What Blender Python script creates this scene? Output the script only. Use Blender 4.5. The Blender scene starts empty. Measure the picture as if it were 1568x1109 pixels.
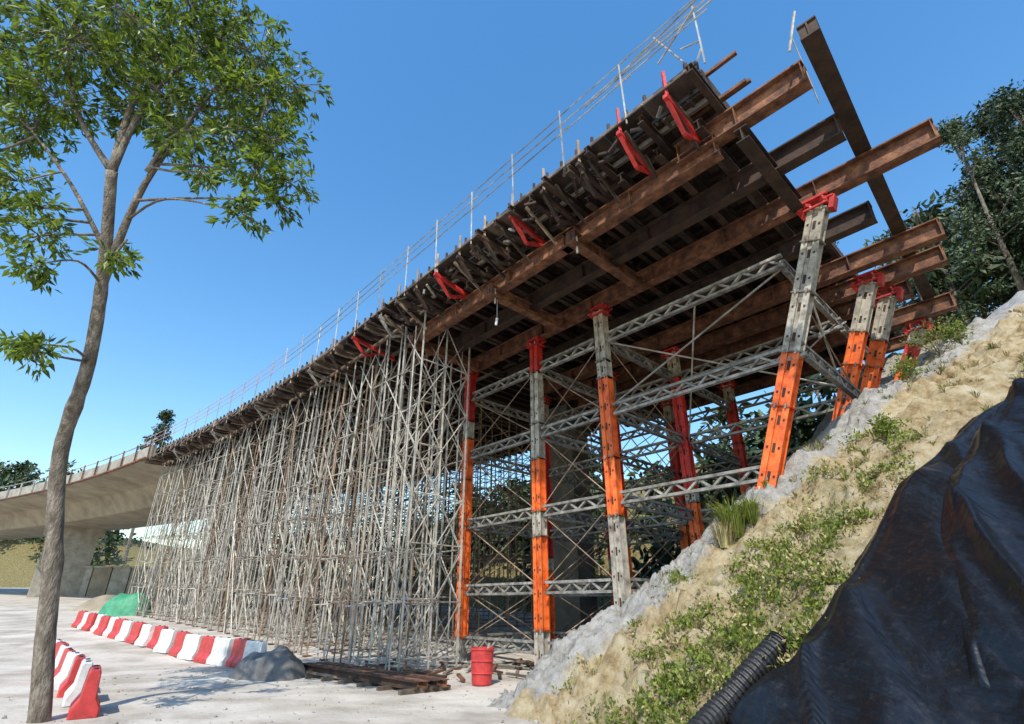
import bpy, math, random
import numpy as np
from mathutils import Vector, noise, Matrix
random.seed(7); rng=np.random.default_rng(7)
scene=bpy.context.scene
V=Vector
# ------------------------------------------------------------------ materials
def new_mat(name):
    m=bpy.data.materials.new(name); m.use_nodes=True
    nt=m.node_tree; b=nt.nodes['Principled BSDF']; return m,nt,b
def N(nt,t,**k):
    n=nt.nodes.new(t)
    for a,v in k.items(): setattr(n,a,v)
    return n
def mat(name,c1,c2,scale=4,rough=.7,metal=0,bump=.2,c3=None,island=0,stretch=None,detail=6,bscale=None,spec=.5):
    m,nt,b=new_mat(name); L=nt.links
    tc=N(nt,'ShaderNodeTexCoord'); src=tc.outputs['Object']
    if stretch:
        mp=N(nt,'ShaderNodeMapping'); mp.inputs['Scale'].default_value=stretch
        L.new(src,mp.inputs['Vector']); src=mp.outputs['Vector']
    no=N(nt,'ShaderNodeTexNoise'); no.inputs['Scale'].default_value=scale; no.inputs['Detail'].default_value=detail
    no.inputs['Roughness'].default_value=.65
    L.new(src,no.inputs['Vector'])
    r=N(nt,'ShaderNodeValToRGB'); e=r.color_ramp.elements
    e[0].position=.35; e[0].color=(*c1,1); e[1].position=.65; e[1].color=(*c2,1)
    if c3: x=e.new(.5); x.color=(*c3,1)
    L.new(no.outputs['Fac'],r.inputs['Fac']); col=r.outputs['Color']
    if island:
        g=N(nt,'ShaderNodeNewGeometry'); mr=N(nt,'ShaderNodeMapRange')
        mr.inputs['To Min'].default_value=1-island; mr.inputs['To Max'].default_value=1+island
        L.new(g.outputs['Random Per Island'],mr.inputs['Value'])
        mx=N(nt,'ShaderNodeMix',data_type='RGBA',blend_type='MULTIPLY'); mx.inputs['Factor'].default_value=1
        L.new(col,mx.inputs['A']); L.new(mr.outputs['Result'],mx.inputs['B']); col=mx.outputs['Result']
    L.new(col,b.inputs['Base Color'])
    b.inputs['Roughness'].default_value=rough; b.inputs['Metallic'].default_value=metal
    b.inputs['Specular IOR Level'].default_value=spec
    if bump:
        n2=N(nt,'ShaderNodeTexNoise'); n2.inputs['Scale'].default_value=bscale or scale*4; n2.inputs['Detail'].default_value=6
        L.new(src,n2.inputs['Vector'])
        bp=N(nt,'ShaderNodeBump'); bp.inputs['Strength'].default_value=bump; bp.inputs['Distance'].default_value=.05
        L.new(n2.outputs['Fac'],bp.inputs['Height']); L.new(bp.outputs['Normal'],b.inputs['Normal'])
    return m
def leafmat(name,c1,c2,trans=.35,rough=.45):
    m,nt,b=new_mat(name); L=nt.links
    g=N(nt,'ShaderNodeNewGeometry'); r=N(nt,'ShaderNodeValToRGB'); e=r.color_ramp.elements
    e[0].color=(*c1,1); e[1].color=(*c2,1)
    L.new(g.outputs['Random Per Island'],r.inputs['Fac']); L.new(r.outputs['Color'],b.inputs['Base Color'])
    b.inputs['Roughness'].default_value=rough
    if trans:
        t=N(nt,'ShaderNodeBsdfTranslucent'); hs=N(nt,'ShaderNodeHueSaturation'); hs.inputs['Hue'].default_value=.48; hs.inputs['Value'].default_value=1.8
        L.new(r.outputs['Color'],hs.inputs['Color']); L.new(hs.outputs['Color'],t.inputs['Color'])
        mx=N(nt,'ShaderNodeMixShader'); mx.inputs['Fac'].default_value=trans
        out=nt.nodes['Material Output']
        L.new(b.outputs[0],mx.inputs[1]); L.new(t.outputs[0],mx.inputs[2]); L.new(mx.outputs[0],out.inputs['Surface'])
    return m
M={}
M['rust']=mat('rusty_steel',(.055,.024,.014),(.25,.11,.05),3,.8,0,.4,c3=(.135,.055,.027),island=.28,detail=12)
M['rustdark']=mat('dark_rusty_steel',(.02,.012,.009),(.065,.035,.021),2.5,.8,0,.25,island=.3)
M['orange']=mat('orange_paint',(.42,.065,.015),(.85,.19,.04),3.5,.5,0,.1,c3=(.76,.13,.02),island=.15,detail=10)
M['red']=mat('red_paint',(.30,.015,.012),(.6,.04,.03),4,.5,0,.1,island=.2)
M['grey']=mat('weathered_grey_paint',(.17,.14,.11),(.50,.45,.37),4,.6,.0,.15,c3=(.36,.32,.26),island=.18,detail=10)
M['truss']=mat('weathered_truss_steel',(.10,.09,.075),(.34,.32,.28),4,.6,.0,.15,c3=(.22,.205,.18),island=.25)
M['galv']=mat('galvanised_tube',(.25,.22,.18),(.54,.50,.43),3,.5,.15,.1,island=.38)
M['tube2']=mat('rusted_tube',(.15,.09,.055),(.36,.27,.19),3,.7,.1,.1,island=.3)
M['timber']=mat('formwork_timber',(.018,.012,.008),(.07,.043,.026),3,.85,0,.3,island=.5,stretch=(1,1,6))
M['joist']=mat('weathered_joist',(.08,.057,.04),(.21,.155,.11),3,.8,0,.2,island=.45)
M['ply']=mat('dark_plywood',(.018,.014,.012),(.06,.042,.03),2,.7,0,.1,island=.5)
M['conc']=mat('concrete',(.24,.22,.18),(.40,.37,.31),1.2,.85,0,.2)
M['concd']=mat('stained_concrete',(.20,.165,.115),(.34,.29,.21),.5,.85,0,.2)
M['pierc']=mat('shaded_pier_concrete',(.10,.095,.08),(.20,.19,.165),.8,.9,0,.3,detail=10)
M['black']=mat('black_rubber',(.012,.012,.013),(.03,.03,.032),5,.5,0,.2)
M['white']=mat('white_plastic',(.50,.48,.45),(.75,.74,.72),5,.5,0,.05,detail=10)
M['redpl']=mat('red_plastic',(.38,.03,.03),(.60,.05,.045),5,.5,0,.05,detail=10)
M['green']=mat('green_sheet',(.03,.2,.10),(.06,.33,.17),3,.6,0,.3)
M['greysheet']=mat('grey_tarpaulin',(.07,.07,.07),(.17,.165,.155),2,.7,0,.6)
M['bark']=mat('bark',(.085,.068,.05),(.33,.28,.22),7,.9,0,1,c3=(.18,.145,.11),stretch=(1,1,.35),detail=12)
M['net']=mat('pink_netting',(.45,.22,.3),(.6,.35,.4),5,.8,0,0)
M['leaf']=leafmat('broad_leaf',(.016,.042,.006),(.17,.25,.02),.4)
M['pine']=leafmat('dark_foliage',(.010,.026,.009),(.055,.085,.022),0,.6)
M['pine2']=leafmat('grey_green_foliage',(.035,.06,.025),(.11,.15,.065),0,.6)
M['weed']=leafmat('weed_leaf',(.05,.09,.012),(.27,.31,.05),.3,.6)
M['dry']=leafmat('dry_grass',(.22,.17,.07),(.45,.38,.18),0,.7)
# ------------------------------------------------------------------ mesh builder
class MB:
    def __init__(s): s.v=[];s.f=[];s.m=[];s.mats=[]
    def mi(s,k):
        if k not in s.mats: s.mats.append(k)
        return s.mats.index(k)
    def add(s,vs,fs,k):
        o=len(s.v); s.v.extend([tuple(a) for a in vs]); i=s.mi(k)
        for f in fs: s.f.append(tuple(o+a for a in f)); s.m.append(i)
    def bar(s,p0,p1,w,h,k,up=V((0,0,1))):
        p0=V(p0);p1=V(p1); d=(p1-p0).normalized(); up=V(up)
        sx=d.cross(up)
        if sx.length<1e-3: sx=d.cross(V((0,1,0)))
        sx.normalize(); sy=sx.cross(d).normalized()
        a=sx*w/2; b=sy*h/2
        vs=[p0-a-b,p0+a-b,p0+a+b,p0-a+b,p1-a-b,p1+a-b,p1+a+b,p1-a+b]
        s.add(vs,[(3,2,1,0),(4,5,6,7),(0,1,5,4),(1,2,6,5),(2,3,7,6),(3,0,4,7)],k)
    def tube(s,p0,p1,r,k,n=5):
        p0=V(p0);p1=V(p1); d=(p1-p0).normalized()
        a=d.orthogonal().normalized(); b=d.cross(a)
        vs=[]
        for p in (p0,p1):
            for i in range(n):
                t=2*math.pi*i/n; vs.append(p+(a*math.cos(t)+b*math.sin(t))*r)
        fs=[(i,(i+1)%n,n+(i+1)%n,n+i) for i in range(n)]+[tuple(range(n))[::-1],tuple(range(n,2*n))]
        s.add(vs,fs,k)
    def ibeam(s,p0,p1,b,h,k,t=.035,stiff=0):
        p0=V(p0);p1=V(p1); z=V((0,0,1)); d=(p1-p0).normalized(); side=d.cross(z).normalized(); u=side.cross(d)
        for sg in (1,-1):
            o=u*(h/2-t/2)*sg; s.bar(p0+o,p1+o,b,t,k)
        s.bar(p0,p1,t*.8,h-2*t,k)
        if stiff:
            L=(p1-p0).length; n=max(2,int(L/stiff))
            for i in range(n+1):
                c=p0+d*(.05+(L-.1)*i/n)
                s.bar(c-d*.012,c+d*.012,b*.96,h-2*t-.004,k)
    def path(s,pts,rad,k,n=8,cap=True):
        vs=[];fs=[]; P=[V(p) for p in pts]; ref=None
        for i,p in enumerate(P):
            d=(P[min(i+1,len(P)-1)]-P[max(i-1,0)]).normalized()
            if ref is None: ref=d.orthogonal().normalized()
            a=(ref-d*ref.dot(d)).normalized(); ref=a; b=d.cross(a)
            for j in range(n):
                t=2*math.pi*j/n; vs.append(p+(a*math.cos(t)+b*math.sin(t))*rad[i])
        for i in range(len(P)-1):
            for j in range(n):
                fs.append((i*n+j,i*n+(j+1)%n,(i+1)*n+(j+1)%n,(i+1)*n+j))
        if cap: fs.append(tuple(range(n))[::-1]); fs.append(tuple(range((len(P)-1)*n,len(P)*n)))
        s.add(vs,fs,k)
    def lathe(s,c,prof,k,n=24):
        vs=[];fs=[]
        for (r,z) in prof:
            for j in range(n):
                t=2*math.pi*j/n; vs.append((c[0]+r*math.cos(t),c[1]+r*math.sin(t),c[2]+z))
        for i in range(len(prof)-1):
            for j in range(n): fs.append((i*n+j,i*n+(j+1)%n,(i+1)*n+(j+1)%n,(i+1)*n+j))
        s.add(vs,fs,k)
    def obj(s,name,parent=None,smooth=False):
        me=bpy.data.meshes.new(name); me.from_pydata(s.v,[],s.f)
        for k in s.mats: me.materials.append(M[k])
        me.polygons.foreach_set('material_index',s.m)
        if smooth: me.polygons.foreach_set('use_smooth',[True]*len(s.f))
        me.update(); o=bpy.data.objects.new(name,me); scene.collection.objects.link(o)
        if parent: o.parent=parent
        return o
def empty(name):
    o=bpy.data.objects.new(name,None); scene.collection.objects.link(o); return o
def catmull(pts,k=5):
    P=[V(p) for p in pts]; out=[]
    for i in range(len(P)-1):
        p0=P[max(i-1,0)];p1=P[i];p2=P[i+1];p3=P[min(i+2,len(P)-1)]
        for j in range(k):
            t=j/k
            out.append(.5*((2*p1)+(p2-p0)*t+(2*p0-5*p1+4*p2-p3)*t*t+(3*p1-p0-3*p2+p3)*t**3))
    out.append(P[-1]); return out
# ------------------------------------------------------------------ bridge coordinates
D=V((-.677,.736,0)); NV=V((.736,.677,0))
def curve(d): return -.0028*(d-20)**2 if d>20 else 0
def W(d,n,z):
    p=D*d+NV*(n+curve(d)); return V((p.x,p.y,z))
def dn(x,y): return (x*D.x+y*D.y, x*NV.x+y*NV.y)
def sstep(a,b,x):
    t=min(1,max(0,(x-a)/(b-a))); return t*t*(3-2*t)
def g(x,y):
    v=.06*(y-20)*sstep(18,26,y) if y>18 else 0
    if y>100: v=4.8+.02*(y-100)
    v+=.04*noise.noise(V((x*.35,y*.35,0)))+.012*noise.noise(V((x*1.7,y*1.7,3)))
    return v
def ycr(x): return 12.6+max(0,x-9)*.35
def yb(x):
    return float(np.interp(x,[2.0,2.8,3.9,5.2,6.9,8.6,10.1,20,40],[7.6,8.26,8.1,8.5,9.2,9.3,9.4,11.5,14]))
def ybot(x):
    return float(np.interp(x,[2.9,3.6,4.5,6.5,20],[7.7,5.4,4.0,2.5,-3]))
def emb0(x,y):
    xe=x if x<9 else 9+(x-9)*.85
    yc=ycr(x); cr=.7*xe+.4
    if x>20: cr=min(cr,14+.2*(x-20)+(.7*xe+.4-14)*.15)
    k=.433
    S=cr-k*(yc-y) if y<yc else cr-.25*(y-yc)
    d,n=dn(x,y)
    hp=12+.9*(n-25) if n<25 else 12+.42*(n-25)
    hp=min(hp,34)*(1-sstep(3,17,d))-.5
    a=S
    if abs(y-yc)<.8: a-= .12*(1-abs(y-yc)/.8)
    if 2<d<75:
        nn=n-curve(d)
        h2=min(15,(nn-28.5)*.85)*(1-sstep(48,72,d))-.3  # bank added behind the bridge to keep the view under the deck dark
        a=max(a,h2)
    return max(a,hp)
def intarp(x,y): return 2.9<x<20 and ybot(x)-.5<y<yb(x)+.1
def emb(x,y):
    z=emb0(x,y)
    am=.12 if intarp(x,y) else min(1,.3+max(0,y-yb(x))*1.2)
    z+=am*.34*noise.noise(V((x*.55,y*.55,1.3)))+am*.26*noise.noise(V((x*1.6,y*1.6,5)))
    w=x*.75+y*.25+.7*noise.noise(V((x*.6,y*.6,11)))
    rg=1-abs(noise.noise(V((w*3.4,y*.8,8))))*2
    z-=am*.36*max(0,rg-.35)
    z+=am*.22*abs(noise.noise(V((x*2.6,y*2.6,2))))+am*.13*abs(noise.noise(V((x*5.5,y*5.5,2))))+am*.05*noise.noise(V((x*11,y*11,4)))
    return z
def H(x,y): return max(g(x,y),emb(x,y))
# ------------------------------------------------------------------ ground
def axis(lo,hi,a,b,fine,grow=1.25):
    xs=list(np.arange(a,b,fine)); s=fine; x=xs[-1]
    while x<hi: s=min(s*grow,40); x+=s; xs.append(x)
    s=fine; x=a; pre=[]
    while x>lo: s=min(s*grow,40); x-=s; pre.append(x)
    return pre[::-1]+xs
def sheet(name,xs,ys,fz,keep,matr,maskf=None):
    nx=len(xs);ny=len(ys); vs=[(x,y,fz(x,y)) for y in ys for x in xs]
    fs=[]
    for j in range(ny-1):
        for i in range(nx-1):
            ids=(j*nx+i,j*nx+i+1,(j+1)*nx+i+1,(j+1)*nx+i)
            if keep is None or any(keep(vs[a]) for a in ids): fs.append(ids)
    me=bpy.data.meshes.new(name); me.from_pydata(vs,[],fs); me.materials.append(matr)
    me.polygons.foreach_set('use_smooth',[True]*len(fs))
    if maskf:
        at=me.color_attributes.new('mask','FLOAT_COLOR','POINT')
        buf=[]
        for v in vs: buf.extend((*maskf(v),1))
        at.data.foreach_set('color',buf)
    o=bpy.data.objects.new(name,me); scene.collection.objects.link(o); return o
gm=mat('dusty_ground',(.35,.305,.25),(.60,.55,.475),.5,.95,0,.5,c3=(.51,.46,.39),detail=14,bscale=9)
nt=gm.node_tree; L=nt.links; b=nt.nodes['Principled BSDF']
tc=N(nt,'ShaderNodeTexCoord'); mp=N(nt,'ShaderNodeMapping'); mp.inputs['Rotation'].default_value=(0,0,math.radians(40)); mp.inputs['Scale'].default_value=(.22,.6,1)
L.new(tc.outputs['Object'],mp.inputs['Vector'])
tn=N(nt,'ShaderNodeTexNoise'); tn.inputs['Scale'].default_value=1.1; tn.inputs['Detail'].default_value=10; tn.inputs['Distortion'].default_value=.8; L.new(mp.outputs['Vector'],tn.inputs['Vector'])
tr_=N(nt,'ShaderNodeValToRGB'); e=tr_.color_ramp.elements; e[0].position=.36; e[0].color=(.70,.67,.63,1); e[1].position=.56; e[1].color=(1,1,1,1); L.new(tn.outputs['Fac'],tr_.inputs['Fac'])
mx=N(nt,'ShaderNodeMix',data_type='RGBA',blend_type='MULTIPLY'); mx.inputs['Factor'].default_value=.7
old=b.inputs['Base Color'].links[0].from_socket; L.new(old,mx.inputs['A']); L.new(tr_.outputs['Color'],mx.inputs['B']); L.new(mx.outputs['Result'],b.inputs['Base Color'])
sheet('ground',axis(-600,600,-24,4,.35),axis(-80,900,2,32,.35),g,None,gm)
em,nt,b=new_mat('earth_slope'); L=nt.links
tc=N(nt,'ShaderNodeTexCoord'); at=N(nt,'ShaderNodeAttribute',attribute_name='mask')
sp=N(nt,'ShaderNodeSeparateColor'); L.new(at.outputs['Color'],sp.inputs[0])
def noise_n(sc,det=8,ro=.65):
    n=N(nt,'ShaderNodeTexNoise'); n.inputs['Scale'].default_value=sc; n.inputs['Detail'].default_value=det; n.inputs['Roughness'].default_value=ro
    L.new(tc.outputs['Object'],n.inputs['Vector']); return n
def ramp(fac,stops):
    r=N(nt,'ShaderNodeValToRGB'); e=r.color_ramp.elements
    while len(e)<len(stops): e.new(.5)
    for i,(p,c) in enumerate(stops): e[i].position=p; e[i].color=(*c,1)
    L.new(fac,r.inputs['Fac']); return r.outputs['Color']
def mixc(f,a,bb):
    m=N(nt,'ShaderNodeMix',data_type='RGBA'); L.new(f,m.inputs['Factor']); L.new(a,m.inputs['A']); L.new(bb,m.inputs['B']); return m.outputs['Result']
sand=ramp(noise_n(2.0,14,.76).outputs['Fac'],[(.34,(.21,.135,.065)),(.44,(.40,.295,.155)),(.54,(.53,.43,.265)),(.68,(.60,.53,.39))])
shot=ramp(noise_n(3.5,14,.75).outputs['Fac'],[(.33,(.20,.18,.15)),(.46,(.39,.365,.325)),(.64,(.53,.51,.47))])
veg=ramp(noise_n(5).outputs['Fac'],[(.3,(.06,.06,.017)),(.5,(.18,.15,.06)),(.68,(.38,.31,.18))])
hil=ramp(noise_n(.8).outputs['Fac'],[(.35,(.10,.11,.04)),(.5,(.24,.18,.11)),(.7,(.38,.29,.19))])
edge=noise_n(3.2)
def soft(ch):
    a=N(nt,'ShaderNodeMath',operation='ADD'); L.new(sp.outputs[ch],a.inputs[0]); L.new(edge.outputs['Fac'],a.inputs[1])
    mr=N(nt,'ShaderNodeMapRange'); mr.inputs['From Min'].default_value=.85; mr.inputs['From Max'].default_value=1.1
    L.new(a.outputs[0],mr.inputs['Value']); return mr.outputs['Result']
c=mixc(soft(0),sand,shot); c=mixc(soft(2),c,hil); c=mixc(soft(1),c,veg)
L.new(c,b.inputs['Base Color']); b.inputs['Roughness'].default_value=.95; b.inputs['Specular IOR Level'].default_value=.2
bp=N(nt,'ShaderNodeBump'); bp.inputs['Strength'].default_value=1; bp.inputs['Distance'].default_value=.12
L.new(noise_n(7,14,.75).outputs['Fac'],bp.inputs['Height']); L.new(bp.outputs['Normal'],b.inputs['Normal'])
def emask(v):
    x,y,z=v; yc=ycr(x); d,n=dn(x,y)
    sh=sstep(yc-1.5,yc-.4,y)*(1-sstep(26,30,n))
    dv=y-yb(x)
    vg=.46*(1-sstep(.8,2.2,dv))*(1-sstep(5.0,8,x))+.36*sstep(.05,.45,noise.noise(V((x*.5,y*.5,4))))
    if intarp(x,y): vg=.3
    hl=sstep(26,30,n) if d>-14 else sstep(29,33,n)
    if d>6 and n-curve(d)>27: vg=1; hl=0  # full veg tone darkens the added bank, standing in for under-deck shade
    return (sh,vg,hl)
sheet('earth_slope',axis(-40,160,-1,15,.07,1.1),axis(-60,150,7,14.2,.07,1.1),emb,lambda v: v[2]>g(v[0],v[1])-.5,em,emask)
# ------------------------------------------------------------------ black tarpaulin
tm,nt,b=new_mat('black_plastic_sheet'); L=nt.links
b.inputs['Roughness'].default_value=.34
tc=N(nt,'ShaderNodeTexCoord'); mp=N(nt,'ShaderNodeMapping'); mp.inputs['Rotation'].default_value=(0,0,.5); mp.inputs['Scale'].default_value=(1.6,.5,.5)
L.new(tc.outputs['Object'],mp.inputs['Vector'])
n1=N(nt,'ShaderNodeTexNoise'); n1.inputs['Scale'].default_value=2.2; n1.inputs['Detail'].default_value=5; n1.inputs['Distortion'].default_value=.3
L.new(mp.outputs['Vector'],n1.inputs['Vector']); bp=N(nt,'ShaderNodeBump'); bp.inputs['Strength'].default_value=.8; bp.inputs['Distance'].default_value=.12
L.new(n1.outputs['Fac'],bp.inputs['Height']); L.new(bp.outputs['Normal'],b.inputs['Normal'])
rr=N(nt,'ShaderNodeTexNoise'); rr.inputs['Scale'].default_value=9; rr.inputs['Detail'].default_value=12; rr.inputs['Roughness'].default_value=.8; L.new(tc.outputs['Object'],rr.inputs['Vector'])
r=N(nt,'ShaderNodeValToRGB'); r.color_ramp.elements[0].color=(.007,.0075,.009,1); r.color_ramp.elements[1].color=(.035,.033,.03,1)
r.color_ramp.elements[0].position=.52;r.color_ramp.elements[1].position=.8
L.new(rr.outputs['Fac'],r.inputs['Fac']); L.new(r.outputs['Color'],b.inputs['Base Color'])
M['tarp']=tm
def tarp(name,x0,x1,ytop,ybo,off,seed,amp=1):
    nx,ny=220,120; vs=[];fs=[]
    for i in range(nx+1):
        x=x0+(x1-x0)*(i/nx)**1.3
        for j in range(ny+1):
            t=(j/ny)**1.3; yt=ytop(x); y2=min(ybo(x),yt-.15)
            y=yt+(y2-yt)*t
            y+=.16*noise.noise(V((x*1.3,t*3,seed)))*(1-t)+.05*noise.noise(V((x*4,t*3,seed)))*(1-t)
            q=x*1.0-y*.45
            cr1=1-abs(noise.noise(V((q*1.1+.3*noise.noise(V((x,y,seed))),y*.22,seed))))*2.6
            f=.26*max(0,cr1)**2*amp+.16*noise.noise(V((q*.8,y*.3,seed+3)))+.05*abs(noise.noise(V((q*3.1,y*.7,seed))))+.015*noise.noise(V((q*7,y*2,seed)))
            dy=yt-y
            ed=min(1,dy*2.5+.0,(x-x0)*2.5)
            lip=.07*math.exp(-((dy-.14)/.09)**2)
            base=max(emb0(x,y),g(x,y))
            z=base+(.16+off+f)*ed+(.05+off*.4)*(1-ed)+.04+lip
            if j==0 or i==0: z=min(z,max(emb(x,y),g(x,y)))-.03
            vs.append((x,y,z))
    for i in range(nx):
        for j in range(ny):
            a=i*(ny+1)+j; fs.append((a,a+1,a+ny+2,a+ny+1))
    m=MB(); m.add(vs,fs,'tarp'); return m.obj(name,smooth=True)
tarp('black_tarpaulin',2.9,19,lambda x:yb(x)-.1,ybot,0,1.7)
tarp('black_tarpaulin',4.9,19,lambda x:float(np.interp(x,[4.9,6.0,7.2,10.1,20],[6.2,7.6,8.3,9.2,11.1])),lambda x:ybot(x)-.15,.24,9.1,1.3)
# ------------------------------------------------------------------ deck formwork
deck=empty('bridge_deck_formwork')
m=MB()
d=3.0
while d<52:
    w=.30
    a=W(d+w/2,9.1,13.42); bb=W(d+w/2,27,13.42)
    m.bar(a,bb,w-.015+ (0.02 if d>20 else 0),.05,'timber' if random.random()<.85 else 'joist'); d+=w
m.obj('soffit_boards',deck)
m=MB()
vs=[];fs=[]
ds=np.arange(3.2,52.5,1.0)
for dd in ds:
    for (n,z) in ((9.15,13.47),(9.15,13.95),(26.9,13.95),(26.9,13.47)): vs.append(W(dd,n,z))
for i in range(len(ds)-1):
    for j in range(4): fs.append((i*4+j,i*4+(j+1)%4,(i+1)*4+(j+1)%4,(i+1)*4+j))
fs.append((0,1,2,3)); m.add(vs,fs,'concd'); m.obj('slab',deck)
m=MB()
for n in np.arange(9.3,27,.6):
    for dd in np.arange(3.2,52,4):
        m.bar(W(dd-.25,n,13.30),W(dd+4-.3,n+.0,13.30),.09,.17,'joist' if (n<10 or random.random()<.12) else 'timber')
m.obj('longitudinal_joists',deck)
m=MB()
dd=2.9
while dd<52:
    ext=8.25+random.uniform(-.25,.2)
    k='joist' if random.random()<.25 else 'rustdark'
    m.ibeam(W(dd,ext,13.08),W(dd,27.3,13.08),.16,.24,k,.03)
    dd+=.75 if dd<17 else .62
m.obj('transverse_bearers',deck)
m=MB()
for dd in np.arange(3,52,1.2):
    m.bar(W(dd+.01,9.05,13.95),W(dd+1.19,9.05,13.95),.04,1.0,'ply' if random.random()<.75 else 'timber')
    m.bar(W(dd+.3,8.97,13.5),W(dd+.3,8.97,14.55),.08,.08,'rustdark')
    m.bar(W(dd+.9,8.97,13.5),W(dd+.9,8.97,14.55),.08,.08,'timber')
    m.bar(W(dd,8.9,13.75),W(dd+1.2,8.9,13.75),.07,.1,'timber')
    m.bar(W(dd,8.9,14.2),W(dd+1.2,8.9,14.2),.07,.1,'joist')
    m.bar(W(dd+.01,8.5,13.26),W(dd+1.19,8.5,13.26),.55,.05,random.choice(['timber','timber','joist','ply']))
    m.tube(W(dd+.3,8.35,13.3),W(dd+.3,8.93,14.3),.025,'tube2')
    if dd<17:
        m.bar(W(dd+.6,8.3,12.95),W(dd+.6,9.6,12.3),.06,.1,random.choice(['rustdark','timber','tube2']))
        for q in range(4):
            a=W(dd+random.uniform(0,1.2),random.uniform(8.2,9.2),random.uniform(12.7,13.1)); bq=a+D*random.uniform(-.4,.4)+NV*random.uniform(-.4,.6)+V((0,0,random.uniform(-.25,.25)))
            m.bar(a,bq,.07,.07,random.choice(['timber','truss','rustdark','timber','joist']))
m.bar(W(3.0,9.1,13.75),W(3.0,26.9,13.75),.05,.8,'timber')
m.obj('edge_form',deck)
m=MB()
i=0; dd=3.6
while dd<50:
    k='red' if (i in (0,1,4,7,11) ) else ('truss' if i%3==1 else 'rustdark')
    m.bar(W(dd,8.2,12.98),W(dd,10.4,12.6),.12,.14,k)
    m.bar(W(dd,8.3,12.9),W(dd,8.9,12.3),.09,.1,k)
    m.bar(W(dd,8.9,12.3),W(dd,9.6,12.6),.09,.1,k)
    m.bar(W(dd,8.3,12.9),W(dd,8.3,13.9),.07,.07,k if i<2 else 'tube2')
    dd+=1.35 if dd<17 else 2.4; i+=1
m.obj('wing_brackets',deck)
m=MB()
for dd in np.arange(2.6,52,2.1):
    j=random.uniform(-.05,.05)
    m.tube(W(dd,8.25,13.1),W(dd,8.2+j,15.3+random.uniform(-.1,.3)),.022,'galv')
    for z in (14.6,14.95,15.3):
        m.tube(W(dd-.3,8.22,z+random.uniform(-.03,.03)),W(dd+2.3,8.22,z+random.uniform(-.03,.03)),.018,'galv' if dd<26 else 'net')
for k in range(5):
    a=W(2.4+random.uniform(0,1.3),8.1+random.uniform(0,1.4),14+random.uniform(0,.5)); bq=W(2.2+random.uniform(0,1.6),7.9+random.uniform(0,2),14.9+random.uniform(0,.6))
    m.tube(a,bq,.025,'galv')
m.tube(W(2.0,8.3,14.9),W(6,8.3,14.95),.025,'galv'); m.tube(W(2.2,8.2,15.2),W(4.4,8.3,15.1),.025,'galv')
for z in (13.3,13.7,14.1): m.bar(W(2.2,9.2+z%1,z),W(3.6,9.2+z%1,z),.09,.09,'rust')
m.obj('handrail',deck)
# ------------------------------------------------------------------ steel girders
gir=empty('steel_falsework_girders')
for i,(n,d0,d1) in enumerate([(9.75,1.1,4.2),(9.8,3.2,8.2),(9.75,7.6,16.6),(11.4,1.0,16.5),(13.2,-.5,17.6),(15.2,1.3,17),(17.5,.1,17),(19.1,.3,17),(20.6,1.5,17),(22.7,.6,17),(25.2,1.4,17)]):
    m=MB(); z=12.28+(.35 if i==0 else 0) 
    hh=.62 if n<23 else .5
    m.ibeam(W(d0,n,z),W(d1,n,z),.34,hh,'rust' if (n<11 or 12<n<14 or n>17) else 'rustdark',.045,stiff=2.3)
    m.obj('longitudinal_beam_%d'%i,gir)
m=MB()
m.ibeam(W(.75,8.9,12.82),W(1.5,29,12.82),.36,.42,'rustdark',.04,stiff=3)
m.ibeam(W(2.6,9.6,12.0),W(2.6,13,12.0),.3,.4,'rustdark',.03)
for dd in (7.6,11.3,16.3):
    m.ibeam(W(dd,9.3,11.92),W(dd,13.0,11.92),.3,.42,'rust',.035,stiff=1.2)
    m.bar(W(dd,9.6,12.15),W(dd,9.6,11.5),.06,.06,'galv')
dd=3.4
while dd<17.5:
    m.ibeam(W(dd,9.3,12.78),W(dd,26.8,12.78),.2,.3,'rustdark',.03); dd+=1.15
m.obj('cross_beams',gir)
m=MB()
m.tube(W(11.3,9.7,11.7),W(11.3,9.7,10.9),.012,'galv'); m.tube(W(11.3,9.7,10.95),W(11.35,9.7,10.7),.05,'white')
m.tube(W(1.2,10.2,14.4),W(1.2,11.0,12.9),.015,'galv'); m.tube(W(.9,9.3,14.0),W(1.2,9.2,12.9),.03,'grey')
m.obj('hanging_rope',gir)
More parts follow.
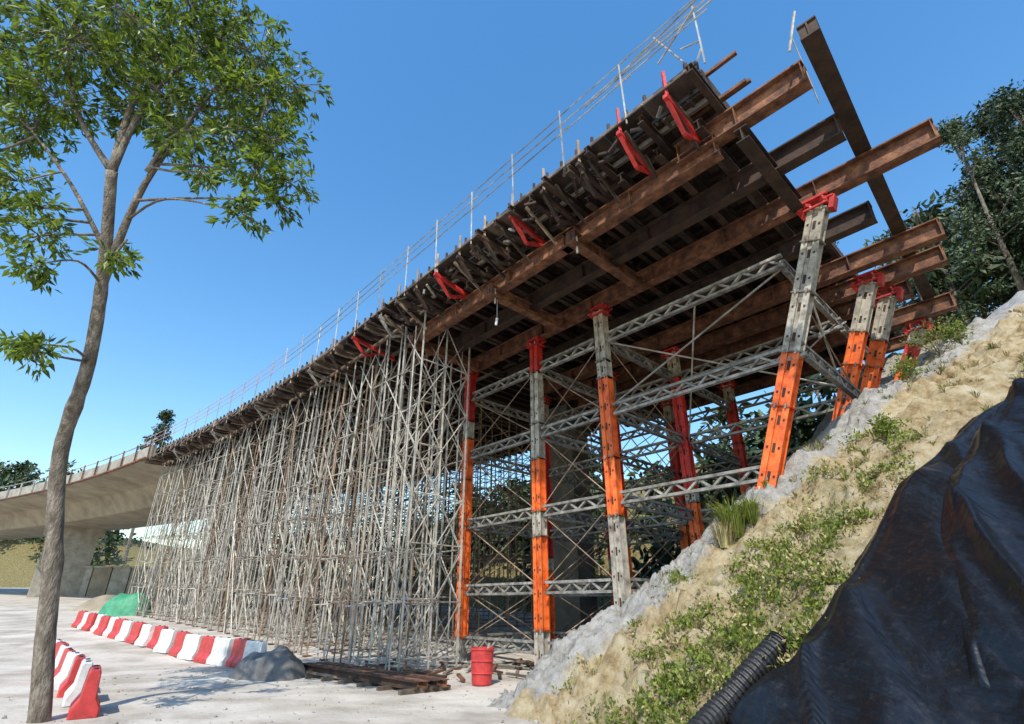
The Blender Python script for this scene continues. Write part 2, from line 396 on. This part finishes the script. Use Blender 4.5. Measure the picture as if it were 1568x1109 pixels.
# ------------------------------------------------------------------ columns
def column(m,p0,p1,segs,w=.42,dp=.32):
    p0=V(p0);p1=V(p1); ax=(p1-p0); Lt=ax.length; ax.normalize()
    sx=(D-ax*D.dot(ax)).normalized(); sy=ax.cross(sx).normalized()
    tot=sum(s[0] for s in segs); pos=0
    for (l,k) in segs:
        l=l/tot*Lt; a=p0+ax*pos; bq=p0+ax*(pos+l); pos+=l
        for sg in (-1,1):
            c=sx*(w/2-.08)*sg
            m.bar(a+c,bq+c,.02,dp-.03,k,up=sy)
            for s2 in (-1,1):
                o=c+sy*(dp/2-.012)*s2
                m.bar(a+o,bq+o,.15,.024,k,up=sy)
        for s2 in (-1,1):
            m.bar(a+sy*(dp/2-.06)*s2,bq+sy*(dp/2-.06)*s2,w-.2,.02,k,up=sy)
        nb=max(1,int(l/.7))
        for q in range(nb):
            cc=a+(bq-a)*((q+.5)/nb)
            for sg in (-1,1):
                o=sx*(w/2-.08)*sg
                for s2 in (-1,1): m.bar(cc+o+sy*(dp/2-.005)*s2-ax*.03,cc+o+sy*(dp/2-.005)*s2+ax*.03,.05,.03,'rustdark',up=sy)
            for s2 in (-1,1): m.bar(cc+sy*(dp/2-.052)*s2-ax*.12,cc+sy*(dp/2-.052)*s2+ax*.12,.07,.02,'rustdark',up=sy)
        for e in (a,bq):
            m.bar(e-ax*.018,e+ax*.018,w+.06,dp+.06,k,up=sy)
            for sg in (-1,1): m.bar(e+sx*sg*w*.3-ax*.06+sy*dp*.56,e+sx*sg*w*.3+ax*.06+sy*dp*.56,.05,.05,'galv',up=sy)
def head(m,p,k='red'):
    p=V(p)
    m.bar(p-V((0,0,.25)),p-V((0,0,.2)),.6,.5,k,up=NV)
    for sx in (-1,1):
        for sy in (-1,1):
            q=p+D*.2*sx+NV*.15*sy
            m.tube(q-V((0,0,.25)),q+V((0,0,.12)),.035,'galv' if sx*sy>0 else k,6)
            m.bar(q-V((0,0,.12)),q-V((0,0,.02)),.14,.14,k)
            m.tube(q+D*.1*sx-V((0,0,.06)),q+D*.24*sx-V((0,0,.06)),.03,k)
    m.bar(p+V((0,0,.05)),p+V((0,0,.12)),.62,.4,k,up=NV)
tower=empty('steel_shoring_tower')
schemes=[[(.9,'grey'),(2.1,'orange'),(2,'orange'),(1.9,'orange'),(1.8,'orange'),(.8,'grey'),(2.2,'red')],
 [(1.3,'grey'),(2.8,'orange'),(.8,'grey'),(1.8,'orange'),(1.3,'grey'),(2.0,'grey'),(1.2,'red')],
 [(2.6,'grey'),(1.7,'orange'),(2.6,'orange'),(.6,'grey'),(1.8,'grey')],
 [(2.3,'orange'),(.4,'grey'),(1.9,'red'),(2.5,'red'),(1,'grey')]]
m=MB(); heads=MB()
rows=[13.1,18.0,23.0]
for ri,n in enumerate(rows):
    for ci,dd in enumerate((17.1,12.8,9.5)):
        p=W(dd,n,0); z0=H(p.x,p.y)-.15
        zt=11.72
        sc=schemes[ci] if ri==0 else schemes[3]
        column(m,V((p.x,p.y,z0)),V((p.x,p.y,zt)),sc)
        head(heads,V((p.x,p.y,11.85)))
m.obj('columns',tower)
def truss(m,p0,p1,h=.32,k='truss',step=.36):
    p0=V(p0);p1=V(p1); z=V((0,0,h/2)); L_=(p1-p0).length
    m.bar(p0+z,p1+z,.14,.08,k); m.bar(p0-z,p1-z,.14,.08,k)
    n=int(L_/step); 
    for i in range(n):
        a=p0+(p1-p0)*(i/n); bq=p0+(p1-p0)*((i+1)/n); s=1 if i%2 else -1
        m.bar(a+z*s*.9,bq-z*s*.9,.08,.06,k)
m=MB(); rods=MB()
lev=[.7,2.5,5.0,7.9,10.6]
ds_=[17.1,12.8,9.5,3.0]
for ri,n in enumerate(rows):
    for z in lev:
        for i in range(3):
            a=ds_[i]-.3; bq=ds_[i+1]+.3
            if i==2 and z<7: 
                bq=a
                while bq>3.3 and H(*W(bq-.4,n,0).xy)<z-.3: bq-=.4
                if a-bq<1: continue
            pa=W(a,n-.05,z); pb=W(bq,n-.05,z)
            if H(pb.x,pb.y)>z and H(pa.x,pa.y)>z: continue
            truss(m,pa,pb)
for ci,dd in enumerate(ds_[:3]+[3.4]):
    for ri in range(2):
        for z in lev:
            p=W(dd,rows[ri],0)
            if H(p.x,p.y)>z: continue
            truss(m,W(dd,rows[ri]+.25,z+.02),W(dd,rows[ri+1]-.25,z+.02))
        for z in range(len(lev)-1):
            p=W(dd,rows[ri],0)
            if H(p.x,p.y)>lev[z]: continue
            rods.tube(W(dd,rows[ri]+.2,lev[z]),W(dd,rows[ri+1]-.2,lev[z+1]),.022,'tube2')
            rods.tube(W(dd,rows[ri]+.2,lev[z+1]),W(dd,rows[ri+1]-.2,lev[z]),.022,'tube2')
for ri,n in enumerate(rows):
    for i in range(2):
        for z in range(len(lev)-1):
            p=W(ds_[i+1],n,0)
            if H(p.x,p.y)>lev[z]+.5: continue
            rods.tube(W(ds_[i],n,lev[z]),W(ds_[i+1],n,lev[z+1]),.02,'tube2')
            rods.tube(W(ds_[i],n,lev[z+1]),W(ds_[i+1],n,lev[z]),.02,'tube2')
for s_ in ((9.5,13.1,10.6,3.4,18,8.2),(9.5,18,10.4,3.4,13.3,7.9),(3.0,13.3,10.4,3.8,18,8.0),(3.0,13.3,8.2,3.2,18,10.6),(9.5,13.1,8,3.3,13.2,10.5),(9.5,13.4,8,6,18,10.2),(6,13.2,10.5,9.3,18,7.9)):
    rods.tube(W(*s_[:3]),W(*s_[3:]),.03,'galv')
m.obj('bracing_trusses',tower); rods.obj('bracing_rods',tower)
for (n,dt,db_,sc) in [(13.1,2.2,4.9,[(2.1,'orange'),(1.4,'orange'),(1.6,'grey'),(1.4,'grey'),(.9,'grey')]),
                   (18.0,2.3,4.3,[(1.9,'orange'),(.9,'orange'),(1.3,'grey')]),(19.4,2.1,3.9,[(1.8,'orange'),(.8,'orange'),(1.3,'grey')]),(22.9,1.9,3.3,[(1.2,'orange'),(.9,'red'),(.5,'grey')])]:
    m=MB(); pb=W(db_,n,0); zb=H(pb.x,pb.y)-.25
    column(m,V((pb.x,pb.y,zb)),W(dt,n,11.6),sc,.44)
    head(m,W(dt,n,11.85)); 
    pt=W(dt,n,11.55)
    for k in (-1,1): m.bar(pt+D*.3*k-V((0,0,.1)),pt+D*.42*k+V((0,0,.25)),.12,.3,'red',up=NV)
    m.obj('raking_steel_column')
heads.obj('jack_heads',tower)
# ------------------------------------------------------------------ scaffolding
m=MB()
zs_top=12.92
dl=[15.2+1.35*i for i in range(27)]
nl=[9.3,10.4,11.6,13.6,15.2,16.8,18.6,20.4,22.4,24.5,26.5]
def okp(d,n): return not (n>12.5 and d<19.5)
def base(d,n): p=W(d,n,0); return H(p.x,p.y)
jit={}
for i,dd in enumerate(dl):
    for j,n in enumerate(nl):
        jit[i,j]=(dd+random.uniform(-.12,.12),n+random.uniform(-.08,.08))
for i,dd in enumerate(dl):
    for j,n in enumerate(nl):
        if not okp(dd,n): continue
        a,bq=jit[i,j]; z0=base(a,bq)
        top=zs_top
        k='galv' if random.random()<.7 else 'tube2'
        if j>3: k='tube2'
        m.tube(W(a,bq,z0),W(a+random.uniform(-.15,.15),bq+random.uniform(-.1,.1),top),.038,k)
        if j<4:
            m.tube(W(a+.55,bq,z0),W(a+.55+random.uniform(-.2,.2),bq,top),.030,k)
        levels=[z0+.3+1.72*q+random.uniform(-.06,.06) for q in range(7)]
        for q,z in enumerate(levels):
            if z>zs_top-.3: break
            if i+1<len(dl) and random.random()<.9:
                c=jit[i+1,j]; m.tube(W(a-.1,bq,z),W(c[0]+.1,c[1],z+random.uniform(-.05,.05)),.026,k)
            if j+1<len(nl) and okp(dd,nl[j+1]) and random.random()<.85:
                c=jit[i,j+1]; m.tube(W(a,bq-.1,z+.08),W(c[0],c[1]+.1,z+.08),.026,k)
            if j<3 and i+1<len(dl) and random.random()<.6:
                c=jit[i+1,j]; m.tube(W(a,bq-.05,z),W(c[0],c[1]-.05,z+1.7),.021,'galv')
                if random.random()<.6: m.tube(W(c[0],c[1]-.05,z),W(a,bq-.05,z+1.7),.021,'galv')
            if j+1<len(nl) and okp(dd,nl[j+1]) and random.random()<(.8 if i<2 else .35):
                c=jit[i,j+1]; m.tube(W(a,bq,z),W(c[0],c[1],z+1.7),.021,'galv')
                if i<2: m.tube(W(c[0],c[1],z),W(a,bq,z+1.7),.021,'galv')
            if i>1 and random.random()<.12 and j>2:
                m.bar(W(a,bq,z+.06),W(a+1.35,bq,z+.06),.3,.04,'joist')
        if j<3: 
            m.bar(W(a-.12,bq,z0+.03),W(a+.12,bq,z0+.03),.24,.05,'rust')
for i in range(46):
    d0=random.uniform(15.5,48); n0=random.choice([9.2,9.3,10.3,11.5]); z0=base(d0,n0)
    m.tube(W(d0,n0-.1,z0),W(d0+random.uniform(-4,4),n0-.1,z0+random.uniform(6,12.0-z0)),.026,'galv')
for n in nl[:6]:
    for dd in np.arange(15,50,3): m.bar(W(dd,n,12.9),W(dd+2.95,n,12.9),.12,.12,'joist')
m.obj('tube_scaffolding')
# ------------------------------------------------------------------ concrete piers
def pier(m,d,n,wd,wn,zt,k='conc'):
    p=W(d,n,0); z0=g(p.x,p.y)-.5
    m.bar(W(d,n,z0),W(d,n,zt-1.2),wd,wn,k,up=NV)
    for z in np.arange(z0+1.8,zt-1.3,1.8): m.bar(W(d,n,z),W(d,n,z+.03),wd+.02,wn+.02,k,up=NV)
    m.bar(W(d,n,zt-1.2),W(d,n,zt),wd+.3,wn+1.0,k,up=NV)
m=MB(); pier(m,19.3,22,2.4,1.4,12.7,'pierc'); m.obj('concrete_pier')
m=MB(); pier(m,52.5,17,2.4,5,12.7); m.obj('concrete_pier')
# ------------------------------------------------------------------ existing bridge
ex=empty('concrete_viaduct')
sec=[(8.3,13.35),(8.3,14.35),(8.55,14.35),(8.55,13.75),(25.5,13.75),(25.5,14.35),(25.8,14.35),(25.8,13.35),(22,12.7),(20.5,11.0),(13.2,11.0),(11.8,12.7)]
m=MB(); vs=[];fs=[]; ds2=np.arange(51,190,2.5)
for dd in ds2:
    for (n,z) in sec: vs.append(W(dd,n,z))
K=len(sec)
for i in range(len(ds2)-1):
    for j in range(K): fs.append((i*K+j,i*K+(j+1)%K,(i+1)*K+(j+1)%K,(i+1)*K+j))
fs.append(tuple(range(K))); m.add(vs,fs,'concd'); m.obj('box_girder',ex)
m=MB()
for dd in np.arange(51,180,3):
    m.bar(W(dd+.02,8.25,13.85),W(dd+2.98,8.25,13.85),.06,1.1,'conc')
    m.bar(W(dd,8.1,13.2),W(dd+.2,8.1,14.9),.1,.1,'rust' if dd<75 else 'galv')
    m.bar(W(dd,8.0,13.25),W(dd+3,8.0,13.25),.25,.12,'rust')
    m.tube(W(dd,8.4,15.0),W(dd+3,8.4,15.0),.05,'galv')
m.obj('parapet',ex)
m=MB()
for dd in (88,125): pier(m,dd,17,2.2,5,11.2)
m.obj('piers',ex)
m=MB()
for i in range(9):
    x=-60+i*2.2; m.bar((x,68+.3*i,3.5),(x+2.12,68.2+.3*i,3.5),1.0,5.5,'concd' if i%2 else 'conc')
    m.bar((x,67.9+.3*i,6.35),(x+2.12,68.1+.3*i,6.35),1.2,.2,'conc')
for i in range(6): m.bar((-42+i*2.1,64,4.0),(-40+i*2.1,64,4.0),1.4,3.5+.5*(i%2),'concd')
m.obj('retaining_wall')
# ------------------------------------------------------------------ leaves
def leaves(m,C,S,k,dirs=None,asp=.34,droop=.0):
    n=len(C)
    d=rng.normal(size=(n,3)) if dirs is None else dirs+rng.normal(scale=.45,size=(n,3))
    d[:,2]-=droop; d/=np.linalg.norm(d,axis=1)[:,None]
    u=rng.normal(size=(n,3)); s=np.cross(d,u); s/=np.linalg.norm(s,axis=1)[:,None]
    S=S[:,None]
    a=C; tip=C+d*S; mid=C+d*S*.45; nrm=np.cross(d,s)
    l=mid+s*S*asp/2+nrm*S*.05; r=mid-s*S*asp/2+nrm*S*.05
    vs=np.stack([a,l,tip,r],1).reshape(-1,3)
    o=len(m.v); m.v.extend(map(tuple,vs.tolist())); i=m.mi(k)
    f=(np.arange(n)*4)[:,None]+np.array([0,1,2,3])+o
    m.f.extend(map(tuple,f.tolist())); m.m.extend([i]*n)
tr=empty('broadleaf_tree')
m=MB()
tp=[(-8.78,11.05,-.3),(-8.75,11,0.1),(-8.95,10.8,1.4),(-9.14,10.6,2.8),(-9.4,10.2,4.9),(-8.95,9.6,6.7),(-8.8,9,8.6),(-8.67,8.2,10.6)]
tpp=catmull(tp,8); nP=len(tpp)
m.path(tpp,[.18-.075*i/(nP-1)+(.06 if i<8 else 0)*(1-i/8)+.012*noise.noise(V((i*.9,0,0)))+(.02 if i in (23,24,36) else 0) for i in range(nP)],'bark',14)
cl=[(-10.3,8,12.6,1.0),(-8.9,8.6,12.9,1.0),(-7.7,8,12.5,1.0),(-6.45,8,12.5,1.05),(-5.6,8,12.6,.8),
 (-7.1,8,11.3,.7),(-6.1,8.2,11.3,.8),(-5.2,8,11.3,.65),(-4.6,8,10.05,.42),(-5.35,8,10.3,.55),(-6.4,7.8,10.2,.4),(-5.5,8,9.3,.42),(-4.9,8.1,9.7,.35),
 (-11.6,8,14.1,1.1),(-10.2,7.5,14.1,1.2),(-8.8,8.5,14.3,1.2),(-7.4,8,14.2,1.2),(-6.1,8,14.1,1.0),(-5.4,8.3,13.5,.7),
 (-11.2,8,15.6,1.1),(-9.9,8,15.6,1.2),(-8.4,8.3,15.7,1.2),(-7.1,8,15.5,1.0),
 (-11.6,8.6,12.6,1.0),(-12.4,8,13.6,1.0),(-9.6,7.2,13.3,.9),
 (-10.3,8,10.1,.5),(-9.7,8,9.4,.45),(-9.35,8,8.7,.45),(-9.2,8,8.0,.42),(-7.75,8,8.2,.28),(-8.5,8,6.15,.3),(-9.0,8.1,6.35,.25),(-11.4,8,10.8,.6),(-11,8.2,11.9,.5),(-10.7,8,9.0,.5),
 (-8.3,6.6,13.6,.8),(-7.2,6.8,14.4,.8),(-9.8,9.9,14.2,.9),(-6.6,9.6,13.6,.9)]
fork=V((-8.67,8.2,10.6)); f2=V((-8.82,9.1,8.3))
main=[(fork,V((-8.9,8.2,12.6)),V((-8.9,8.3,15.2)),.10),(fork,V((-9.9,8.1,12.2)),V((-10.8,8,14.4),),.08),(f2,V((-8.1,8.5,10.6)),V((-6.8,8,13.2)),.10),(V((-8.8,8.9,9.0)),V((-9.6,8.3,10.3)),V((-10.6,8,11.6)),.06),
  (V((-8.1,8.4,10.8)),V((-7.2,8.1,11.7)),V((-5.4,8,11.6)),.06),(fork,V((-8.2,8,12.6)),V((-7.4,8,14.6)),.08)]
nodes=[]
for a,b1,c1,r0 in main:
    pp=catmull([a,b1+V((random.uniform(-.2,.2),0,0)),c1],6); m.path(pp,[r0*(1-.7*i/(len(pp)-1)) for i in range(len(pp))],'bark',7)
    nodes+=pp
lf=MB()
for (x,y,z,r) in cl:
    c=V((x,y,z)); nd=min(nodes+tpp[28:],key=lambda q:(q-c).length+(1.5 if q.z>c.z+.8 else 0))
    midp=(nd+c)/2+V((random.uniform(-.3,.3),random.uniform(-.2,.2),random.uniform(-.1,.35)))
    pp=catmull([nd,midp,c],5); m.path(pp,[.034*(1-.6*i/(len(pp)-1)) for i in range(len(pp))],'bark',5)
    nt_=int(48*r**2)+8
    for q in range(nt_):
        v=V(rng.normal(size=3)).normalized()*r*random.uniform(.35,1.2); v.z*=.75
        e=c+v
        if q%2==0: m.tube(c+v*.15,e,.010,'bark',4)
        k=random.randint(9,16)
        base_=np.array(e)+rng.normal(scale=.07,size=(k,3))
        dr=np.tile(np.array(v.normalized())*.6,(k,1))
        leaves(lf,base_,rng.uniform(.13,.27,size=k),'leaf',dr,.33,.35)
m.obj('trunk_and_limbs',tr,True); lf.obj('crown',tr)
# ------------------------------------------------------------------ forest trees
def tree(mt,ml,x,y,z,h,r,k,nleaf=700,ls=.5,sparse=.3):
    mt.path([(x,y,z-.5),(x+random.uniform(-.3,.3),y,z+h*.5),(x+random.uniform(-.4,.4),y,z+h*.93)],[.12+.008*h,.10,.04],'bark',6)
    ncl=int(14+h)
    for i in range(ncl):
        t=random.uniform(sparse,1); rad=r*math.sin(math.pi*min(1,.25+.75*t))**.6*(1.15-t*.55)
        a=random.uniform(0,6.28); q=random.uniform(.2,1)*rad
        c=np.array([x+math.cos(a)*q,y+math.sin(a)*q,z+h*t])
        mt.tube((x,y,z+h*t*.85),tuple(c),.04,'bark',4)
        nn=nleaf//ncl; cr=r*random.uniform(.25,.45)
        P=rng.normal(size=(nn,3)); P/=np.linalg.norm(P,axis=1)[:,None]; P*=(rng.uniform(.3,1,size=(nn,1))*cr); P[:,2]*=.6
        leaves(ml,c+P,rng.uniform(.5,1.2,size=nn)*ls,k,None,.5,.2)
for (x,y,h,r,k,nl_,ls) in [(27.0,22.5,13.5,2.6,'pine2',7000,.26),(30.5,21.5,14,3.4,'pine',10000,.3),(32.5,24.5,15,3.4,'pine',8000,.34),(29.5,25.5,10,2.8,'pine2',3600,.35),(36,23.5,14,3.2,'pine',4000,.42),(26,27.5,9,2.4,'pine2',3000,.28),(24.5,25.5,6,2.2,'pine',2400,.3),(28,19.5,7,2.6,'pine',4500,.3),(31,18.5,9,3,'pine',5000,.34),(25,33,15,2.8,'pine2',4200,.32),(29.5,23.5,10,3,'pine',5000,.3)]:
    mt=MB(); ml=MB(); e=empty('hill_tree'); tree(mt,ml,x,y,H(x,y),h,r,k,nl_,ls,.1); mt.obj('trunk',e,True); ml.obj('foliage',e)
mt=MB(); cnt=0
while cnt<30:
    dd=random.uniform(-30,4); n=random.uniform(36,66)
    p=D*dd+NV*n
    if p.y<5 or p.x<20: continue
    tree(mt,mt,p.x,p.y,H(p.x,p.y),random.uniform(8,12),random.uniform(2.6,4.0),random.choice(['pine','pine','pine2']),900,.65,.05); cnt+=1
for i in range(44):  # trees added on the bank as a dark backdrop for the under-deck shade
    p=W(random.uniform(6,60),random.uniform(30,42),0)
    tree(mt,mt,p.x,p.y,H(p.x,p.y)-.5,random.uniform(4,8),random.uniform(2.6,4.0),'pine',340,1.0,.0)
mt.obj('hillside_forest')
mt=MB()
for i in range(46):
    x=random.uniform(-270,-128); y=random.uniform(145,175); zb=16+4*math.sin(x*.03)
    tree(mt,mt,x,y,zb,random.uniform(16,25),random.uniform(6,10),random.choice(['pine','pine2']),800,1.7,.0)
for i in range(40):
    x=random.uniform(-240,60); y=random.uniform(140,200)
    tree(mt,mt,x,y,g(x,y),random.uniform(12,18),random.uniform(6,9),'pine',400,2.2,.0)
mt.obj('distant_trees')
sheet('distant_hill',list(np.arange(-420,40,8)),list(np.arange(120,300,8)),lambda x,y:4+22*sstep(125,165,y)*(1-sstep(-140,-60,x))+6*noise.noise(V((x*.02,y*.02,0)))-2,None,em,lambda v:(0,1,0))
mt=MB(); ml=MB(); e=empty('pine_tree'); tree(mt,ml,-67,92,g(-67,92)+5,27,3.4,'pine',3600,.7,.25); mt.obj('trunk',e); ml.obj('foliage',e)
# ------------------------------------------------------------------ slope weeds
lf=MB()
def onslope(x,y): return np.array([x,y,H(x,y)])
cnt=0
while cnt<540:
    x=random.uniform(1.0,9); y=random.uniform(8.0,12.0)
    if y<yb(x)+.0: continue
    nz=noise.noise(V((x*1.3,y*1.3,14)))
    dens=(1-sstep(.6,2.7,y-yb(x)))*(1-sstep(4.6,9,x))*(1 if nz>-.03 else .08)+(.10 if nz>.3 else 0)
    if random.random()>dens: continue
    c=onslope(x,y); k=random.randint(20,60); sp_=random.uniform(.06,.16)
    P=rng.normal(scale=sp_,size=(k,3)); P[:,2]=abs(P[:,2])*.8
    leaves(lf,c+P,rng.uniform(.04,.11,size=k),'weed' if random.random()<.75 else 'dry',np.tile([0,0,.5],(k,1)),.5); cnt+=1
lf.obj('slope_weeds')
def tuft(m,x,y,n,h,spread,k):
    c=onslope(x,y)
    for i in range(n):
        a=random.uniform(0,6.28); r=random.uniform(0,spread*.35); l=h*random.uniform(.5,1)
        b0=V(c)+V((math.cos(a)*r,math.sin(a)*r,-.03)); out=V((math.cos(a),math.sin(a),0))*random.uniform(.2,1)*spread
        p1=b0+out*.4+V((0,0,l*.7)); p2=b0+out*1.0+V((0,0,l*random.uniform(.6,1)))
        s=V((-math.sin(a),math.cos(a),0))*.009
        m.add([b0-s,b0+s,p1+s,p1-s,p2],[(0,1,2,3),(3,2,4)],k)
m=MB()
tuft(m,5.0,11.7,380,1.15,.65,'weed'); tuft(m,4.65,11.5,160,.8,.5,'dry'); tuft(m,5.4,11.6,160,.8,.4,'weed')
m.obj('grass_tuft')
m=MB(); cnt=0
while cnt<200:
    x=random.uniform(1.5,18); y=random.uniform(8,ycr(x)+.3)
    if intarp(x,y) or emb(x,y)<g(x,y): continue
    if noise.noise(V((x*.7,y*.7,21)))<-.02 and random.random()<.9: continue
    tuft(m,x,y,random.randint(8,30),random.uniform(.1,.3),.2,random.choice(['dry','weed','dry'])); cnt+=1
m.obj('slope_grass')
for (x,y,h) in [(8.0,10.4,.4),(12.9,13.6,1.1),(11.3,13.0,.7),(13.5,13.4,.6)]:
    m=MB(); c=onslope(x,y)
    for i in range(9):
        e=V(c)+V((random.uniform(-.4,.4)*h,random.uniform(-.4,.4)*h,h*random.uniform(.4,1.0)))
        m.tube(V(c),e,.012,'bark',4)
        P=rng.normal(scale=.13*h+.04,size=(60,3)); leaves(m,np.array(e)+P,rng.uniform(.06,.13,size=60),'weed',None,.45)
    m.obj('shrub')
# ------------------------------------------------------------------ street furniture
def barrier(x,y,ang,k,L_=1.15,h=.85):
    z=g(x,y); m=MB(); c,s=math.cos(ang),math.sin(ang)
    prof=[(-.24,0),(.24,0),(.24,.14),(.13,.32),(.10,h-.05),(.07,h),(-.07,h),(-.10,h-.05),(-.13,.32),(-.24,.14)]
    xs=[-L_/2,-L_/2+.04,-.16,-.12,.12,.16,L_/2-.04,L_/2]; sc=[.86,1,1,.9,.9,1,1,.86]
    vs=[]
    for xx,q in zip(xs,sc):
        for (a,b_) in prof: vs.append((x+c*xx-s*a*q,y+s*xx+c*a*q,z+.01+(b_ if b_<.2 else .2+(b_-.2)*(.97 if q<.9 else 1))))
    K=len(prof); fs=[]
    for i in range(len(xs)-1):
        for j in range(K): fs.append((i*K+j,i*K+(j+1)%K,(i+1)*K+(j+1)%K,(i+1)*K+j))
    fs+= [tuple(range(K))[::-1],tuple(range((len(xs)-1)*K,len(xs)*K))]
    m.add(vs,fs,k)
    for xx in (-.3,.3):
        px,py=x+c*xx,y+s*xx
        m.tube((px,py,z+h),(px,py,z+h+.035),.045,'black',8)
    m.bar((x+c*(L_/2),y+s*(L_/2),z+.3),(x+c*(L_/2+.07),y+s*(L_/2+.07),z+.3),.06,.4,k)
    m.obj('plastic_road_barrier')
a=V((-8.4,18.7)); bq=V((-25.2,32.5)); n_=18; ang=math.atan2(bq.y-a.y,bq.x-a.x)
for i in range(n_):
    p=a.lerp(bq,i/(n_-1)); barrier(p.x+random.uniform(-.08,.08),p.y+random.uniform(-.12,.12),ang+random.uniform(-.09,.09),'redpl' if i%2 else 'white')
a=V((-8.5,11.75)); bq=V((-16.2,20.2)); n_=8; ang=math.atan2(bq.y-a.y,bq.x-a.x)
for i in range(n_):
    p=a.lerp(bq,i/(n_-1)); barrier(p.x,p.y,ang+random.uniform(-.1,.1),'redpl' if i%2==0 else 'white',1.2,.8)
m=MB(); x,y=-.81,15.5; z=g(x,y)
m.lathe((x,y,z+.01),[(.001,0),(.25,0),(.265,.03),(.275,.26),(.305,.28),(.285,.30),(.295,.55),(.325,.57),(.30,.59),(.31,.82),(.335,.84),(.335,.88),(.30,.88),(.29,.7),(.001,.68)],'redpl')
m.tube((x-.2,y,z+.7),(x+.1,y+.1,z+1.1),.02,'joist'); m.tube((x+.1,y-.1,z+.7),(x+.2,y,z+1.0),.03,'tube2')
m.obj('red_drum')
def heap(name,x,y,lx,ly,h,k,rot=0,seed=0):
    vs=[];fs=[];n=26
    for i in range(n+1):
        for j in range(n+1):
            u=-1+2*i/n; v=-1+2*j/n; r=(abs(u)**3+abs(v)**3)**(1/3)
            zz=h*max(0,1-r**5)*(.8+.35*noise.noise(V((u*1.5,v*1.5,seed))))+.05*noise.noise(V((u*6,v*6,seed)))
            a_=u*lx/2;b_=v*ly/2; X=x+a_*math.cos(rot)-b_*math.sin(rot); Y=y+a_*math.sin(rot)+b_*math.cos(rot)
            vs.append((X,Y,g(X,Y)-.06+zz))
    for i in range(n):
        for j in range(n):
            a_=i*(n+1)+j; fs.append((a_,a_+n+1,a_+n+2,a_+1))
    m=MB(); m.add(vs,fs,k); return m.obj(name,smooth=True)
heap('tarpaulin_covered_pile',-7.3,17.3,2.3,1.4,.9,'greysheet',-.3,3)
heap('green_covered_pile',-28.6,41,3.4,2.4,1.7,'green',.2,5)
heap('rubble_pile',-33,46,6,3,1.3,'concd',.2,8)
m=MB()
for i in range(4):
    o=i*.22; m.ibeam((-6.6+o,17.9+o*.6,.22),(-2.3+o*1.0,14.2+o*.7,.16),.16,.18,'rust' if i%2 else 'rustdark',.02)
for i in range(7):
    t=i/6; m.bar((-6.7+4*t,17.5-3.5*t,.05),(-5.6+4*t,18.4-3.5*t,.05),.12,.1,'joist')
m.obj('stacked_steel_beams')
m=MB()
for i in range(70):
    x=random.uniform(-6,2.2); y=random.uniform(15.8,20); a_=random.uniform(0,3.14); l=random.uniform(.3,1.8)
    z=g(x,y)+.06; m.bar((x,y,z),(x+math.cos(a_)*l,y+math.sin(a_)*l,z+random.uniform(0,.12)),.1,.06,random.choice(['joist','rust','timber','galv']))
m.obj('timber_offcuts')
m=MB()
for i in range(900):
    x=random.uniform(-12,3.5); y=random.uniform(8,20); s=random.choice([.012,.018,.03])*random.uniform(.6,1.4)
    if emb(x,y)>g(x,y)+.1: continue
    z=g(x,y); pts=[(x+random.uniform(-s,s),y+random.uniform(-s,s),z+q) for q in (-.01,s*.4,s*.8)]
    m.path(pts,[s,s*.9,s*.4],'conc',6)
m.obj('gravel')
pp=catmull([(1.5,7.1,.2),(2.1,7.75,.25),(2.75,8.1,.6),(3.4,8.2,1.1),(3.95,8.3,1.5)],40)
m=MB(); m.path(pp,[.15+(.018 if i%4<2 else -.01) for i in range(len(pp))],'black',18); m.obj('corrugated_pipe',smooth=False)
# ------------------------------------------------------------------ light / sky / camera
sd=V((-.22,-.97,0)).normalized(); el=math.radians(50)
sun_dir=V((sd.x*math.cos(el),sd.y*math.cos(el),math.sin(el)))
sl=bpy.data.lights.new('sun','SUN'); sl.energy=5.0; sl.angle=math.radians(.5); sl.color=(1,.94,.84)
so=bpy.data.objects.new('sun',sl); scene.collection.objects.link(so)
so.rotation_euler=sun_dir.to_track_quat('Z','Y').to_euler()
w=bpy.data.worlds.new('World'); scene.world=w; w.use_nodes=True
nt=w.node_tree; bg=nt.nodes['Background']; sk=nt.nodes.new('ShaderNodeTexSky'); sk.sky_type='NISHITA'; sk.sun_disc=False
sk.sun_elevation=el; sk.sun_rotation=math.atan2(sun_dir.x,sun_dir.y); sk.air_density=1.5; sk.dust_density=.4; sk.ozone_density=3.2; sk.altitude=0
hs=nt.nodes.new('ShaderNodeHueSaturation'); hs.inputs['Saturation'].default_value=1.28; hs.inputs['Value'].default_value=1.6
nt.links.new(sk.outputs[0],hs.inputs['Color']); nt.links.new(hs.outputs[0],bg.inputs[0]); bg.inputs[1].default_value=.15
cam=bpy.data.cameras.new('camera'); co=bpy.data.objects.new('camera',cam); scene.collection.objects.link(co)
co.location=(0,0,2); co.rotation_euler=(math.radians(90+23.3),0,0)
cam.sensor_width=36; cam.lens=560/1136*36; cam.clip_end=3000; cam.clip_start=.1
cam.shift_y=.024
scene.camera=co
scene.view_settings.view_transform='Standard'; scene.view_settings.look='None'; scene.view_settings.exposure=0
